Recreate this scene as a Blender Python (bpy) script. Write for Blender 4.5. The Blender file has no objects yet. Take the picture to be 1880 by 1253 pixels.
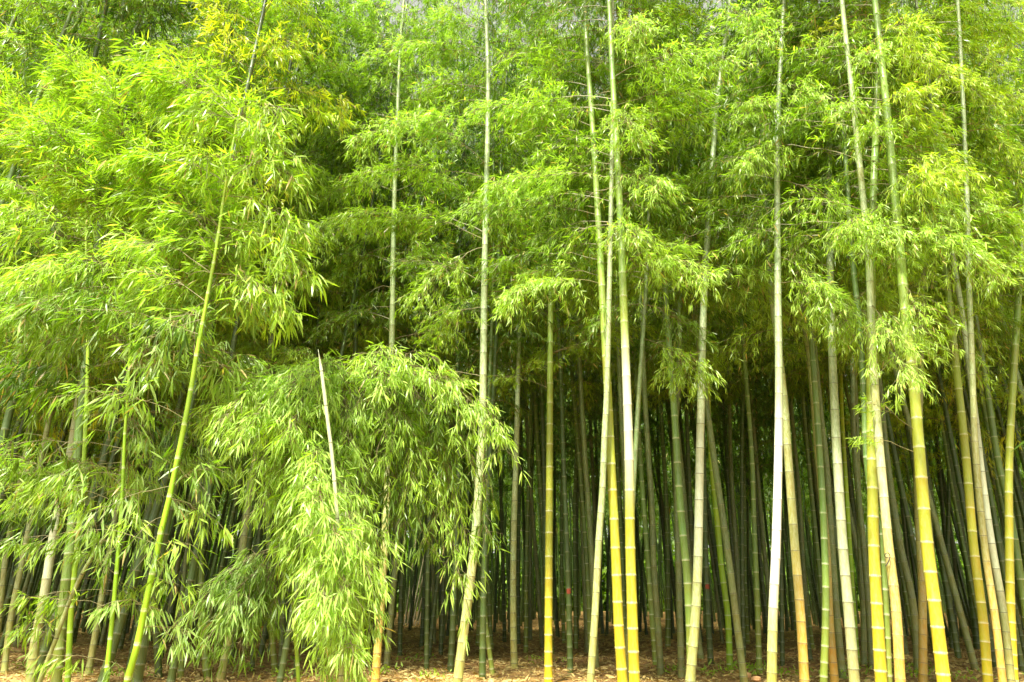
import bpy, math, random
import numpy as np
from mathutils import Vector

rng = np.random.default_rng(11)
random.seed(11)
SC = bpy.context.scene
COL = SC.collection
F = 1400.0; CH = 1.2; PITCH = math.atan((1118 - 626.5) / F)
cp, sp = math.cos(PITCH), math.sin(PITCH)
QUICK = False

# ------------------------------------------------------------------ camera helpers
def ray(x, y):
    u, v = (x - 940) / F, (626.5 - y) / F
    return np.array([u, cp - v * sp, sp + v * cp])
SLOPE = .022
def base_z(y): return SLOPE * max(0., y - 9) if y < 60 else SLOPE * 51
def foot_d(r): k = -r[2] / r[1]; return (CH + 9 * SLOPE) / (k + SLOPE)   # distance at which that line of sight meets the rising ground
def at(x, y, d):                                  # point of the place seen at that pixel, d metres in front
    r = ray(x, y); t = d / r[1]
    return np.array([0, 0, CH]) + r * t

# ------------------------------------------------------------------ materials
def new_mat(name):
    m = bpy.data.materials.new(name); m.use_nodes = True
    nt = m.node_tree; nt.nodes.clear()
    return m, nt, nt.nodes.new, nt.links.new

def leaf_material(name='bamboo_leaf', transl=0.42, rough=0.36):
    m, nt, N, L = new_mat(name)
    out = N('ShaderNodeOutputMaterial')
    at_ = N('ShaderNodeAttribute'); at_.attribute_name = 'tint'
    geo = N('ShaderNodeNewGeometry')
    und = N('ShaderNodeMix'); und.data_type = 'RGBA'
    und.inputs[7].default_value = (0.30, 0.38, 0.16, 1)
    mul = N('ShaderNodeMath'); mul.operation = 'MULTIPLY'; mul.inputs[1].default_value = 0.22
    L(geo.outputs['Backfacing'], mul.inputs[0]); L(mul.outputs[0], und.inputs[0])
    L(at_.outputs['Color'], und.inputs[6])
    p = N('ShaderNodeBsdfPrincipled'); L(und.outputs[2], p.inputs['Base Color'])
    p.inputs['Roughness'].default_value = rough
    p.inputs['Specular IOR Level'].default_value = 0.32
    tr = N('ShaderNodeBsdfTranslucent')
    mx = N('ShaderNodeMix'); mx.data_type = 'RGBA'; mx.blend_type = 'MULTIPLY'; mx.inputs[0].default_value = 1
    L(at_.outputs['Color'], mx.inputs[6]); mx.inputs[7].default_value = (1.3, 1.55, 0.4, 1)
    L(mx.outputs[2], tr.inputs['Color'])
    ms = N('ShaderNodeMixShader'); ms.inputs[0].default_value = transl
    L(p.outputs[0], ms.inputs[1]); L(tr.outputs[0], ms.inputs[2]); L(ms.outputs[0], out.inputs[0])
    return m

def culm_material():
    m, nt, N, L = new_mat('bamboo_culm')
    out = N('ShaderNodeOutputMaterial')
    tint = N('ShaderNodeAttribute'); tint.attribute_name = 'tint'
    mark = N('ShaderNodeAttribute'); mark.attribute_name = 'mark'
    sep = N('ShaderNodeSeparateColor'); L(mark.outputs['Color'], sep.inputs[0])
    tc = N('ShaderNodeTexCoord')
    oi = N('ShaderNodeObjectInfo')
    add = N('ShaderNodeVectorMath'); add.operation = 'ADD'
    cmb = N('ShaderNodeCombineXYZ'); rm = N('ShaderNodeMath'); rm.operation = 'MULTIPLY'; rm.inputs[1].default_value = 37
    L(oi.outputs['Random'], rm.inputs[0]); L(rm.outputs[0], cmb.inputs[2]); L(tc.outputs['Object'], add.inputs[0]); L(cmb.outputs[0], add.inputs[1])
    def mapped(sx, sz):
        mp = N('ShaderNodeMapping'); mp.inputs['Scale'].default_value = (sx, sx, sz); L(add.outputs[0], mp.inputs[0]); return mp
    def noise(sx, sz, sc, det=4, rough=.6):
        n = N('ShaderNodeTexNoise'); n.inputs['Scale'].default_value = sc; n.inputs['Detail'].default_value = det
        n.inputs['Roughness'].default_value = rough; L(mapped(sx, sz).outputs[0], n.inputs[0]); return n
    def ramp(src, a, b, c0=0, c1=1):
        r = N('ShaderNodeMapRange'); r.inputs[1].default_value = a; r.inputs[2].default_value = b
        r.inputs[3].default_value = c0; r.inputs[4].default_value = c1; L(src, r.inputs[0]); return r.outputs[0]
    def mixc(fac, a, b, mode='MIX'):
        x = N('ShaderNodeMix'); x.data_type = 'RGBA'; x.blend_type = mode
        if hasattr(fac, 'is_linked'): L(fac, x.inputs[0])
        else: x.inputs[0].default_value = fac
        for s, i in ((a, 6), (b, 7)):
            if hasattr(s, 'is_linked'): L(s, x.inputs[i])
            else: x.inputs[i].default_value = s
        return x.outputs[2]
    def math_(op, a, b):
        x = N('ShaderNodeMath'); x.operation = op
        for s, i in ((a, 0), (b, 1)):
            if hasattr(s, 'is_linked'): L(s, x.inputs[i])
            else: x.inputs[i].default_value = s
        return x.outputs[0]
    streak = noise(9, .5, 6).outputs[0]
    blotch = noise(1, .55, 5, 3).outputs[0]
    fine = noise(1, .22, 60, 5, .7).outputs[0]
    c = mixc(ramp(streak, .35, .75, .0, .45), tint.outputs['Color'], (.62, .80, .75, 1), 'MULTIPLY')
    c = mixc(ramp(blotch, .52, .72, 0, .6), c, (1.22, .84, .5, 1), 'MULTIPLY')
    c = mixc(ramp(blotch, .28, .44, .6, 0), c, (.72, 1.0, 1.1, 1), 'MULTIPLY')
    # old culms: pale flaking wax / lichen
    mot = math_('MULTIPLY', ramp(fine, .40, .60), sep.outputs[2])
    c = mixc(mot, c, (0.58, 0.64, 0.40, 1))
    c = mixc(math_('MULTIPLY', ramp(streak, .60, .68), math_('MULTIPLY', sep.outputs[2], .7)), c, (0.13, 0.12, 0.05, 1))
    # pale wax coat; on two front culms it paints in white glare
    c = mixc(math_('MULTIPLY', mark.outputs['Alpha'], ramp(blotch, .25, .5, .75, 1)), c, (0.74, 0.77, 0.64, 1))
    c = mixc(math_('MULTIPLY', sep.outputs[0], ramp(fine, .3, .55, .35, 1)), c, (0.80, 0.84, 0.60, 1))
    c = mixc(sep.outputs[1], c, (0.055, 0.045, 0.02, 1))
    br = ramp(oi.outputs['Random'], 0, 1, .86, 1.1)
    hs = N('ShaderNodeHueSaturation'); L(br, hs.inputs['Value']); L(c, hs.inputs['Color'])
    p = N('ShaderNodeBsdfPrincipled'); L(hs.outputs[0], p.inputs['Base Color'])
    L(ramp(fine, .3, .7, .30, .52), p.inputs['Roughness'])
    p.inputs['Specular IOR Level'].default_value = .5
    p.inputs['Coat Weight'].default_value = .12; p.inputs['Coat Roughness'].default_value = .25
    b = N('ShaderNodeBump'); b.inputs['Strength'].default_value = .25; b.inputs['Distance'].default_value = .004
    L(fine, b.inputs['Height']); L(b.outputs[0], p.inputs['Normal'])
    L(p.outputs[0], out.inputs[0])
    return m

def simple_mat(name, col, rough=.7, nscale=20, amt=.35, bump=.3):
    m, nt, N, L = new_mat(name)
    out = N('ShaderNodeOutputMaterial'); tc = N('ShaderNodeTexCoord')
    n = N('ShaderNodeTexNoise'); n.inputs['Scale'].default_value = nscale; n.inputs['Detail'].default_value = 5
    L(tc.outputs['Object'], n.inputs[0])
    r = N('ShaderNodeValToRGB'); r.color_ramp.elements[0].position = .3; r.color_ramp.elements[1].position = .72
    r.color_ramp.elements[0].color = [c * (1 - amt) for c in col] + [1]
    r.color_ramp.elements[1].color = [min(1, c * (1 + amt)) for c in col] + [1]
    L(n.outputs[0], r.inputs[0])
    p = N('ShaderNodeBsdfPrincipled'); L(r.outputs[0], p.inputs['Base Color']); p.inputs['Roughness'].default_value = rough
    b = N('ShaderNodeBump'); b.inputs['Strength'].default_value = bump; L(n.outputs[0], b.inputs['Height']); L(b.outputs[0], p.inputs['Normal'])
    L(p.outputs[0], out.inputs[0])
    return m

def ground_material():
    m, nt, N, L = new_mat('leaf_strewn_soil')
    out = N('ShaderNodeOutputMaterial'); tc = N('ShaderNodeTexCoord')
    def noise(s, d=6):
        n = N('ShaderNodeTexNoise'); n.inputs['Scale'].default_value = s; n.inputs['Detail'].default_value = d
        n.inputs['Roughness'].default_value = .7; L(tc.outputs['Object'], n.inputs[0]); return n
    n1, n2 = noise(.7, 4), noise(9, 8)
    r = N('ShaderNodeValToRGB'); e = r.color_ramp.elements
    e[0].position = .32; e[0].color = (.11, .055, .018, 1); e[1].position = .7; e[1].color = (.52, .33, .095, 1)
    k = e.new(.5); k.color = (.32, .20, .065, 1)
    L(n2.outputs[0], r.inputs[0])
    r2 = N('ShaderNodeValToRGB'); e = r2.color_ramp.elements
    e[0].position = .35; e[0].color = (.6, .5, .42, 1); e[1].position = .65; e[1].color = (1.1, 1.05, .9, 1)
    L(n1.outputs[0], r2.inputs[0])
    x = N('ShaderNodeMix'); x.data_type = 'RGBA'; x.blend_type = 'MULTIPLY'; x.inputs[0].default_value = 1
    L(r.outputs[0], x.inputs[6]); L(r2.outputs[0], x.inputs[7])
    p = N('ShaderNodeBsdfPrincipled'); L(x.outputs[2], p.inputs['Base Color']); p.inputs['Roughness'].default_value = .95
    b = N('ShaderNodeBump'); b.inputs['Strength'].default_value = 1; b.inputs['Distance'].default_value = .06
    L(n2.outputs[0], b.inputs['Height']); L(b.outputs[0], p.inputs['Normal']); L(p.outputs[0], out.inputs[0])
    return m

LEAF = leaf_material(); CULM = culm_material()
TWIG = simple_mat('olive_twig', (.17, .15, .05), .6, 30, .4)
GROUND = ground_material()

# ------------------------------------------------------------------ mesh builders
def build_mesh(name, V, faces_sizes, faces_idx, mats, mat_idx=None, attrs=None, smooth=False):
    me = bpy.data.meshes.new(name)
    V = np.asarray(V, np.float32); sizes = np.asarray(faces_sizes, np.int32); idx = np.asarray(faces_idx, np.int32)
    me.vertices.add(len(V)); me.vertices.foreach_set('co', V.ravel())
    me.loops.add(len(idx)); me.loops.foreach_set('vertex_index', idx)
    me.polygons.add(len(sizes))
    starts = np.concatenate([[0], np.cumsum(sizes)[:-1]]).astype(np.int32)
    me.polygons.foreach_set('loop_start', starts)
    try: me.polygons.foreach_set('loop_total', sizes)
    except Exception: pass
    for mt in mats: me.materials.append(mt)
    if mat_idx is not None: me.polygons.foreach_set('material_index', np.asarray(mat_idx, np.int32))
    for k, a in (attrs or {}).items():
        at_ = me.color_attributes.new(k, 'FLOAT_COLOR', 'POINT')
        at_.data.foreach_set('color', np.asarray(a, np.float32).ravel())
    me.polygons.foreach_set('use_smooth', np.full(len(sizes), smooth))
    me.update(calc_edges=True)
    return me

def link(name, me, parent=None, loc=(0, 0, 0)):
    o = bpy.data.objects.new(name, me); COL.objects.link(o); o.location = loc
    if parent is not None: o.parent = parent
    return o
def tag(o, label=None, cat=None, group=None, kind=None):
    for k, v in (('label', label), ('category', cat), ('group', group), ('kind', kind)):
        if v: o[k] = v
    return o

def norm(a): return a / np.maximum(np.linalg.norm(a, axis=-1, keepdims=True), 1e-9)

class Geo:                                        # collects leaves and tubes
    def __init__(s): s.lp = []; s.ld = []; s.ll = []; s.lw = []; s.lc = []; s.V = []; s.S = []; s.I = []; s.n = 0
    def leaves(s, P, D, Ln, Wd, Cc):
        s.lp.append(P); s.ld.append(D); s.ll.append(Ln); s.lw.append(Wd); s.lc.append(Cc)
    def tube(s, pts, r0, r1, sides=3):
        pts = np.asarray(pts, float); n = len(pts)
        T = norm(np.gradient(pts, axis=0)); up = np.array([.13, .31, .94])
        A = norm(np.cross(T, up)); B = np.cross(T, A)
        R = np.linspace(r0, r1, n)[:, None, None]
        an = np.arange(sides) * 2 * math.pi / sides
        ring = pts[:, None] + R * (A[:, None] * np.cos(an)[None, :, None] + B[:, None] * np.sin(an)[None, :, None])
        s.V.append(ring.reshape(-1, 3)); i = np.arange(n - 1)[:, None] * sides; j = np.arange(sides)[None]; k = (j + 1) % sides
        q = np.stack([i + j, i + k, i + sides + k, i + sides + j], -1).reshape(-1) + s.n
        s.I.append(q); s.S.append(np.full((n - 1) * sides, 4)); s.n += n * sides
    def leaf_arrays(s):
        P = np.concatenate(s.lp); D = norm(np.concatenate(s.ld)); Ln = np.concatenate(s.ll)[:, None]; W = np.concatenate(s.lw)[:, None]
        Cc = np.concatenate(s.lc); n = len(P)
        rv = norm(rng.normal(0, 1, (n, 3)) * .55 + np.array([0, 0, 1.0]))
        S = norm(np.cross(D, rv)); Nn = np.cross(S, D)
        dr = np.array([0, 0, -1.0]); k = rng.uniform(.02, .22, (n, 1)) * Ln
        tw = rng.normal(0, .35, (n, 1))
        m = P + D * Ln * .30 + dr * k * .15; q = P + D * Ln * .68 + dr * k * .55; t = P + D * Ln + dr * k * 1.25
        S2 = norm(S + Nn * tw)
        V = np.stack([P, m + S * W * .5, m - S * W * .5, q + S2 * W * .38, q - S2 * W * .38, t], 1).reshape(-1, 3)
        b = (np.arange(n) * 6)[:, None]
        I = (b + np.array([0, 2, 1, 1, 2, 4, 3, 3, 4, 5])).reshape(-1)
        Z = np.tile([3, 4, 3], n)
        C4 = np.repeat(np.concatenate([Cc, np.ones((n, 1))], 1), 6, 0)
        return V, Z, I, C4
    def leaf_mesh(s, name, off=(0, 0, 0), mat=None):
        V, Z, I, C4 = s.leaf_arrays()
        return build_mesh(name, V - np.asarray(off), Z, I, [mat or LEAF], attrs={'tint': C4})
    def wood_mesh(s, name, off=(0, 0, 0), mat=None):
        return build_mesh(name, np.concatenate(s.V) - np.asarray(off), np.concatenate(s.S), np.concatenate(s.I), [mat or TWIG], smooth=True)
    def both_mesh(s, name, off=(0, 0, 0)):
        V, Z, I, C4 = s.leaf_arrays(); nv = len(V); VW = np.concatenate(s.V); ZW = np.concatenate(s.S); IW = np.concatenate(s.I) + nv
        C4 = np.concatenate([C4, np.ones((len(VW), 4))])
        return build_mesh(name, np.concatenate([V, VW]) - np.asarray(off), np.concatenate([Z, ZW]), np.concatenate([I, IW]), [LEAF, TWIG],
                          mat_idx=np.concatenate([np.zeros(len(Z)), np.ones(len(ZW))]), attrs={'tint': C4})

PAL = {
    'green':  ((.105, .195, .014), (.205, .33, .030)),
    'bright': ((.225, .37, .025), (.37, .52, .055)),
    'yellow': ((.34, .49, .030), (.49, .60, .050)),
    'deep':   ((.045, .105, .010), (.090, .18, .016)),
    'gold':   ((.42, .52, .03), (.56, .52, .04)),
    'pale':   ((.21, .35, .06), (.35, .50, .13)),
    'lime':   ((.28, .44, .045), (.44, .61, .12)),
}
def leaf_cols(n, pal, dead=.02):
    a, b = PAL[pal]; t = rng.uniform(0, 1, (n, 1)) ** 1.2
    c = np.array(a) * (1 - t) + np.array(b) * t
    c *= rng.uniform(.8, 1.2, (n, 1))
    d = rng.uniform(0, 1, n) < dead
    c[d] = np.array([.52, .38, .15]) * rng.uniform(.6, 1.2, (d.sum(), 1))
    return c

def bez(a, b, c, t):
    t = np.asarray(t)[:, None]; return (1 - t) ** 2 * a + 2 * t * (1 - t) * b + t * t * c

def spray(g, start, tip, pal='green', droop=.25, rise=.25, dens=1.0, leaf=.14, twig=.38, bare=.22, dead=.03, hang=.55, rw=.007, flat=.5):
    """one arching branch with side twigs and leaf fans"""
    start = np.asarray(start, float); tip = np.asarray(tip, float)
    L = np.linalg.norm(tip - start)
    mid = start * .45 + tip * .55 + np.array([0, 0, rise * L])
    ts = np.linspace(0, 1, 9); main = bez(start, mid, tip, ts)
    main += rng.normal(0, .012 * L, main.shape) * np.sin(ts * math.pi)[:, None]
    g.tube(main, rw, rw * .3)
    nt = max(5, int(L * 20 * dens))
    tt = bare + (1 - bare) * rng.uniform(0, 1, nt) ** .85
    base = np.stack([np.interp(tt, ts, main[:, k]) for k in range(3)], 1)
    tan = norm(bez(start, mid, tip, np.minimum(tt + .04, 1.04)) - bez(start, mid, tip, tt))
    rnd = rng.normal(0, 1, (nt, 3)); rnd[:, 2] *= flat
    dirs = norm(tan * .75 + norm(rnd) * .95)
    ln = twig * rng.uniform(.45, 1.15, nt) * (1.05 - .35 * tt)
    for i in range(nt):
        k = 4; s = np.linspace(0, 1, k)[:, None]
        pts = base[i] + dirs[i] * ln[i] * s + np.array([0, 0, -droop * 1.3]) * ln[i] * s ** 2
        if i % 2 == 0 or dens > 1.1: g.tube(pts[[0, 1, 3]], .0028, .0014)
        nc = max(2, int(round(ln[i] / (leaf * .55))))
        cs = rng.uniform(.25, 1, nc); cs[0] = 1
        cb = np.stack([np.interp(cs, s[:, 0], pts[:, q]) for q in range(3)], 1)
        nl = rng.integers(2, 5, nc); rep = np.repeat(np.arange(nc), nl); n = len(rep)
        P = cb[rep] + rng.normal(0, .012, (n, 3))
        tdir = norm(pts[-1] - pts[-2])
        D = norm(tdir * .8 + tan[i] * .25 + rng.normal(0, .52, (n, 3)) + np.array([0, 0, -hang]) * rng.uniform(.1, 1.5, (n, 1)))
        Ln = leaf * rng.uniform(.6, 1.15, n)
        g.leaves(P, D, Ln, Ln * rng.uniform(.085, .13, n), leaf_cols(n, pal, dead))

# ------------------------------------------------------------------ culms
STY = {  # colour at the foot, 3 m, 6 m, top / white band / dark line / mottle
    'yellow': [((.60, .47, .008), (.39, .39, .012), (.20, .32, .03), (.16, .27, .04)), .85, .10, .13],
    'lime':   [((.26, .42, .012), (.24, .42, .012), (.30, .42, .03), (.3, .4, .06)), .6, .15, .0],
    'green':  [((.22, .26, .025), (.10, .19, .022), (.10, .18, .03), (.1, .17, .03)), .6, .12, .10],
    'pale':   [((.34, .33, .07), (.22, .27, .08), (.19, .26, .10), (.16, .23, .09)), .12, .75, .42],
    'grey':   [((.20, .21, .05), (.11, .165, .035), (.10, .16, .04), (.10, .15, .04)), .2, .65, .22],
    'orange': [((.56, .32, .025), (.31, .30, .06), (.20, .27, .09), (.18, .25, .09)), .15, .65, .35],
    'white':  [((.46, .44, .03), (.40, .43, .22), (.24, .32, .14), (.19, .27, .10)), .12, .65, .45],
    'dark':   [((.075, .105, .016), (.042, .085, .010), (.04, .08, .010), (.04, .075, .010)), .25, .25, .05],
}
def catmull(pts, step=.12):
    P = np.asarray(pts, float); n = len(P)
    E = np.concatenate([[2 * P[0] - P[1]], P, [2 * P[-1] - P[-2]]]); out = []
    for i in range(n - 1):
        a, b, c, d = E[i:i + 4]; m = max(2, int(np.linalg.norm(c - b) / step)); t = np.linspace(0, 1, m, endpoint=False)[:, None]
        out.append(.5 * (2 * b + (c - a) * t + (2 * a - 5 * b + 4 * c - d) * t ** 2 + (3 * b - a - 3 * c + d) * t ** 3))
    out.append(P[-1:]); return np.concatenate(out)

def culm_mesh(path, r0, style, sides=12, bloom_glare=None, seg=(.10, .36), r_top=None, cut=False):
    path = catmull(path); sl = np.concatenate([[0], np.cumsum(np.linalg.norm(np.diff(path, axis=0), axis=1))]); Ltot = sl[-1]
    cols, wb, dl, mo = STY[style]
    nodes = [0.0]; k = 0
    while nodes[-1] < Ltot:
        k += 1; nodes.append(nodes[-1] + min(seg[1], seg[0] + .026 * k) * random.uniform(.93, 1.07) * max(.5, min(1.1, r0 / .06)) ** .3)
    nodes = nodes[1:]
    if nodes and nodes[-1] > Ltot - .05: nodes.pop()
    rings = [(0, 1, 0, 0)]; prev = 0
    for nd in nodes:
        g_ = nd - prev
        rings.append((prev + g_ * .5, .985, 0, 0))
        rings += [(nd - .018, 1., 0, 0), (nd - .010, 1.02, wb, 0), (nd - .005, 1.055, wb, 0), (nd - .002, 1.06, wb * .6, dl), (nd + .005, 1.04, wb * .3, dl),
                  (nd + .009, 1.02, wb * .3, 0), (nd + .016, .99, 0, 0)]
        prev = nd
    if cut: rings += [(Ltot - .16, 1, 0, 0), (Ltot - .09, .96, 0, 0), (Ltot - .03, 1.1, 0, .6)]; rings.sort()
    rings.append((Ltot, 1, 0, 0)); R = np.array(rings); R = R[(R[:, 0] >= 0) & (R[:, 0] <= Ltot)]; s = R[:, 0]
    C = np.stack([np.interp(s, sl, path[:, q]) for q in range(3)], 1)
    T = norm(np.stack([np.interp(np.minimum(s + .05, Ltot), sl, path[:, q]) - np.interp(np.maximum(s - .05, 0), sl, path[:, q]) for q in range(3)], 1))
    A = norm(np.cross(T, np.array([0, 1, 0.0]))); B = np.cross(T, A)
    rt = r_top if r_top is not None else r0 * .32
    hh = s / max(Ltot, .1); rad = (r0 + (rt - r0) * (hh ** 1.25 if not cut else hh * .9)) * R[:, 1]
    rad *= 1 + .12 * np.exp(-s / .15)
    if cut: rad *= np.clip((Ltot - s) / .16, .12, 1)
    an = np.arange(sides) * 2 * math.pi / sides
    V = (C[:, None] + rad[:, None, None] * (A[:, None] * np.cos(an)[None, :, None] + B[:, None] * np.sin(an)[None, :, None])).reshape(-1, 3)
    n = len(s); i = np.arange(n - 1)[:, None] * sides; j = np.arange(sides)[None]; kk = (j + 1) % sides
    I = np.stack([i + j, i + kk, i + sides + kk, i + sides + j], -1).reshape(-1)
    Z = np.full((n - 1) * sides, 4)
    I = np.concatenate([I, (n - 1) * sides + np.arange(sides)]); Z = np.concatenate([Z, [sides]])
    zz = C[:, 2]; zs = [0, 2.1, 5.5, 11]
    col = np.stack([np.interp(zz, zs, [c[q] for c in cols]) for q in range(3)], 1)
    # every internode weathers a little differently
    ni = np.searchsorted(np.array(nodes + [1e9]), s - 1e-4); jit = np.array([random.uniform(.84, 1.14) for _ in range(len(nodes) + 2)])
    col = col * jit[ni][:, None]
    col4 = np.repeat(np.concatenate([col, np.ones((n, 1))], 1), sides, 0)
    al = np.zeros(n)
    if bloom_glare:
        z0, z1, am = bloom_glare; al = am * np.clip((zz - z0) / .8, 0, 1) * np.clip((z1 - zz) / .8, 0, 1)
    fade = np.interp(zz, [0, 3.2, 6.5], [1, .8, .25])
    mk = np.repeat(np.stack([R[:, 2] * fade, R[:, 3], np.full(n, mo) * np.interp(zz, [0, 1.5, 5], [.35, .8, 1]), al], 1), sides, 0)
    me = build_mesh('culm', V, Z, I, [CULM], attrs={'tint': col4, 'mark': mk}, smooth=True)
    return me

BAM = {}
def bamboo(key, label, style, w, pts, base=False, diam=.13, group='front and middle bamboo culms of the grove', bloom_glare=None, H=15., d=None, cut=False, sides=12, seg=(.12, .36), crown=5.9, crown_n=56, back=True, pal='green', dy=0.):
    """pts: the culm as the photograph shows it, foot first; w: its width in the photograph"""
    x0, y0 = pts[0]
    if d is None:
        if base:
            r = ray(x0, y0); d = foot_d(r); t = d / r[1]; diam = w * t / F
        else:
            r = ray(x0, y0); t = diam * F / w; d = t * r[1]
    else:
        r = ray(x0, y0); diam = w * (d / r[1]) / F
    P = [at(x, y, d) for x, y in pts]
    if dy:
        z0 = P[0][2]
        P = [at(x, y, d + dy * max(0, p[2]) / 8) for (x, y), p in zip(pts, P)]
    gz = base_z(d)
    if P[0][2] > gz + .02:
        dr = P[0] - P[1]; s = (P[0][2] - gz) / max(.5, -dr[2]); ft = P[0] + dr * s * .8; ft[2] = gz; P = [ft] + P
    P[0][2] = gz - .04
    if not cut:
        top = P[-1]; dr = norm(P[-1] - P[-2]); zt = top[2]
        while zt < H - .5:
            stepz = min(2., H - zt); f = (zt / H)
            dr = norm(dr + np.array([random.uniform(-.03, .03) - dr[0] * .35, -.05 * f, 0]))
            top = top + dr * stepz; zt = top[2]; P.append(top)
            if len(P) > 40: break
    off = P[0].copy(); off[2] = gz
    e = bpy.data.objects.new('bamboo', None); COL.objects.link(e); e.location = off; e.empty_display_size = .2
    tag(e, label, 'bamboo', group)
    Q = [p - off for p in P]
    me = culm_mesh(Q, diam / 2, style, sides, bloom_glare, seg, cut=cut, r_top=(diam * .36 if cut else None))
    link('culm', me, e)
    path = catmull(P)
    BAM[key] = dict(e=e, path=path, d=d, off=off, r=diam / 2, H=H)
    if crown and not cut:
        g = Geo(); zs = np.linspace(crown, min(H - .3, path[-1][2]), crown_n)
        az = random.uniform(0, 6)
        for z in zs:
            p = on(key, z); az += 2.4 + random.uniform(-.5, .5)
            a = az
            if back and x0 > 420 and z < 11: a = random.uniform(.05, math.pi - .05)   # lower branches reach back into the grove
            f = 1 - max(0, (z - 8) / (H - 8)) * .6
            L = random.uniform(1.0, 1.7) * f
            tip = p + np.array([math.cos(a) * L, math.sin(a) * L, random.uniform(-.1, .5) * f])
            spray(g, p, tip, pal if random.random() < .7 else 'bright', dens=.95, twig=.46, rise=.22, leaf=.145)
        link('crown', g.both_mesh('crown', off), e)
    return e

def on(key, z):
    p = BAM[key]['path']; i = int(np.argmin(abs(p[:, 2] - z))); return p[i].copy()
def on_px(key, y):                                 # the point of a culm seen at that picture height
    p = BAM[key]['path']; v = p - np.array([0, 0, CH]); zc = v[:, 1] * cp + v[:, 2] * sp; yc = -v[:, 1] * sp + v[:, 2] * cp
    py = 626.5 - F * yc / np.maximum(zc, .1); return p[int(np.argmin(abs(py - y)))].copy()

def branch(key, y0, tx, ty, pal='green', dd=-.6, start=None, **kw):
    """a branch of bamboo `key` leaving the culm at picture height y0 and reaching (tx, ty), dd metres nearer or farther"""
    b = BAM[key]; s = on_px(key, y0) if start is None else np.asarray(start)
    tip = at(tx, ty, s[1] + dd)
    g = Geo(); spray(g, s, tip, pal, **kw)
    o = link('branch', g.wood_mesh('branch', b['off']), b['e'])
    l = link('leaves', g.leaf_mesh('leaves', b['off']), o)
    return o

# ================================================================== the culms the photograph shows one by one
# ---- right and centre front row
bamboo('M7', 'brightest yellow bamboo, white glare down one side, right one of the touching middle pair', 'yellow', 20.5,
       [(1165,1253),(1161,1134),(1157,999),(1155,840),(1150,690),(1145,560),(1139,400),(1131,250),(1124,130),(1118,0)], bloom_glare=(2.3,4.9,.55))  # pale stretch is white glare painted into the culm colour
bamboo('M6', 'bright yellow bamboo with white node bands, left one of the touching middle pair', 'yellow', 19.5,
       [(1143,1253),(1136,1150),(1130,1010),(1122,850),(1115,700),(1108,580),(1101,450),(1094,330),(1087,220),(1078,100),(1073,0)])
bamboo('M4', 'solitary upright yellow-green bamboo with crisp white bands, third bright culm from the middle pair', 'yellow', 15.5,
       [(1007,1253),(1007,1150),(1008,1000),(1009,850),(1010,700),(1011,550),(1012,400),(1012,250),(1014,120)])
bamboo('M5', 'pale tan bamboo slanting behind the left side of the bright yellow pair', 'pale', 14,
       [(1084,1253),(1092,1134),(1099,999),(1106,898),(1110,800),(1114,720),(1118,560),(1121,420)], d=10.0)
bamboo('M3', 'straight grey-green bamboo standing alone over the dark gap left of centre', 'pale', 13,
       [(945,1253),(943,1180),(942,1080),(944,950),(948,830),(951,700),(954,590),(960,480),(965,360),(970,240)])
bamboo('M1', 'long pale bamboo curving up beside the drooping leafy arm, foot leaning left', 'pale', 18,
       [(840,1253),(849,1180),(862,1080),(873,980),(881,860),(886,760),(888,620),(890,480),(893,350),(896,200),(895,100),(891,0)], diam=.13)
bamboo('M2', 'thin green bamboo with a bowed foot right of the long pale curving one', 'green', 9,
       [(905,1253),(897,1184),(890,1120),(889,999),(892,880),(898,720),(903,600),(906,480)], diam=.085)
bamboo('M21', 'tall chalky bamboo leaning right all the way to the top of the picture', 'pale', 18.5,
       [(1267,1253),(1274,1167),(1280,1071),(1283,950),(1285,830),(1288,700),(1292,560),(1300,420),(1308,300),(1318,180),(1330,80),(1340,0)], bloom_glare=(1.5,4.2,.35))
bamboo('R1', 'chalk white bamboo, whitest culm of the whole grove', 'white', 18.5,
       [(1417,1253),(1419,1134),(1425,999),(1429,830),(1430,690),(1428,520),(1427,400),(1427,290),(1430,180),(1436,60),(1439,0)], diam=.12, bloom_glare=(.95,3.9,.95))  # near-white stretch: overexposed gloss painted into the colour
bamboo('R2', 'tan bamboo leaning left that crosses behind the chalk white culm', 'orange', 18,
       [(1477,1253),(1470,1134),(1459,999),(1447,840),(1440,740),(1427,620),(1415,520),(1408,410),(1402,270)], d=10.8)
bamboo('R3', 'pale bamboo with a bright orange foot midway between white culm and bright yellow one', 'orange', 15,
       [(1532,1253),(1523,1134),(1517,999),(1503,850),(1486,655),(1469,537),(1454,420),(1440,300)])
bamboo('R6', 'big mottled white and green bamboo, thickest chalky culm left of the golden ones', 'pale', 19.5,
       [(1569,1253),(1559,1134),(1547,999),(1537,840),(1530,700),(1526,588),(1523,420),(1522,300),(1527,160),(1531,40)], bloom_glare=(.2,3.6,.16))
bamboo('R10', 'thickest golden yellow bamboo rising straight, left one of the two stout banded yellow culms', 'yellow', 22,
       [(1618,1253),(1611,1134),(1604,999),(1601,830),(1599,655),(1600,520),(1602,400),(1606,290),(1610,170),(1613,40)], diam=.14)
bamboo('R25', 'slimmer banded green bamboo tucked behind the right edge of the thickest golden one', 'green', 14.5,
       [(1631,1253),(1625,1110),(1617,999),(1602,920),(1591,840),(1586,722),(1577,588),(1563,454),(1555,330)], d=9.8)
bamboo('R12', 'chalky bamboo with an orange foot and a curled black tendril on its side', 'orange', 18.5,
       [(1653,1253),(1645,1117),(1631,999),(1618,860),(1608,740),(1600,600),(1594,470)], d=9.3, bloom_glare=(1.8,3.6,.2))
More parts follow.
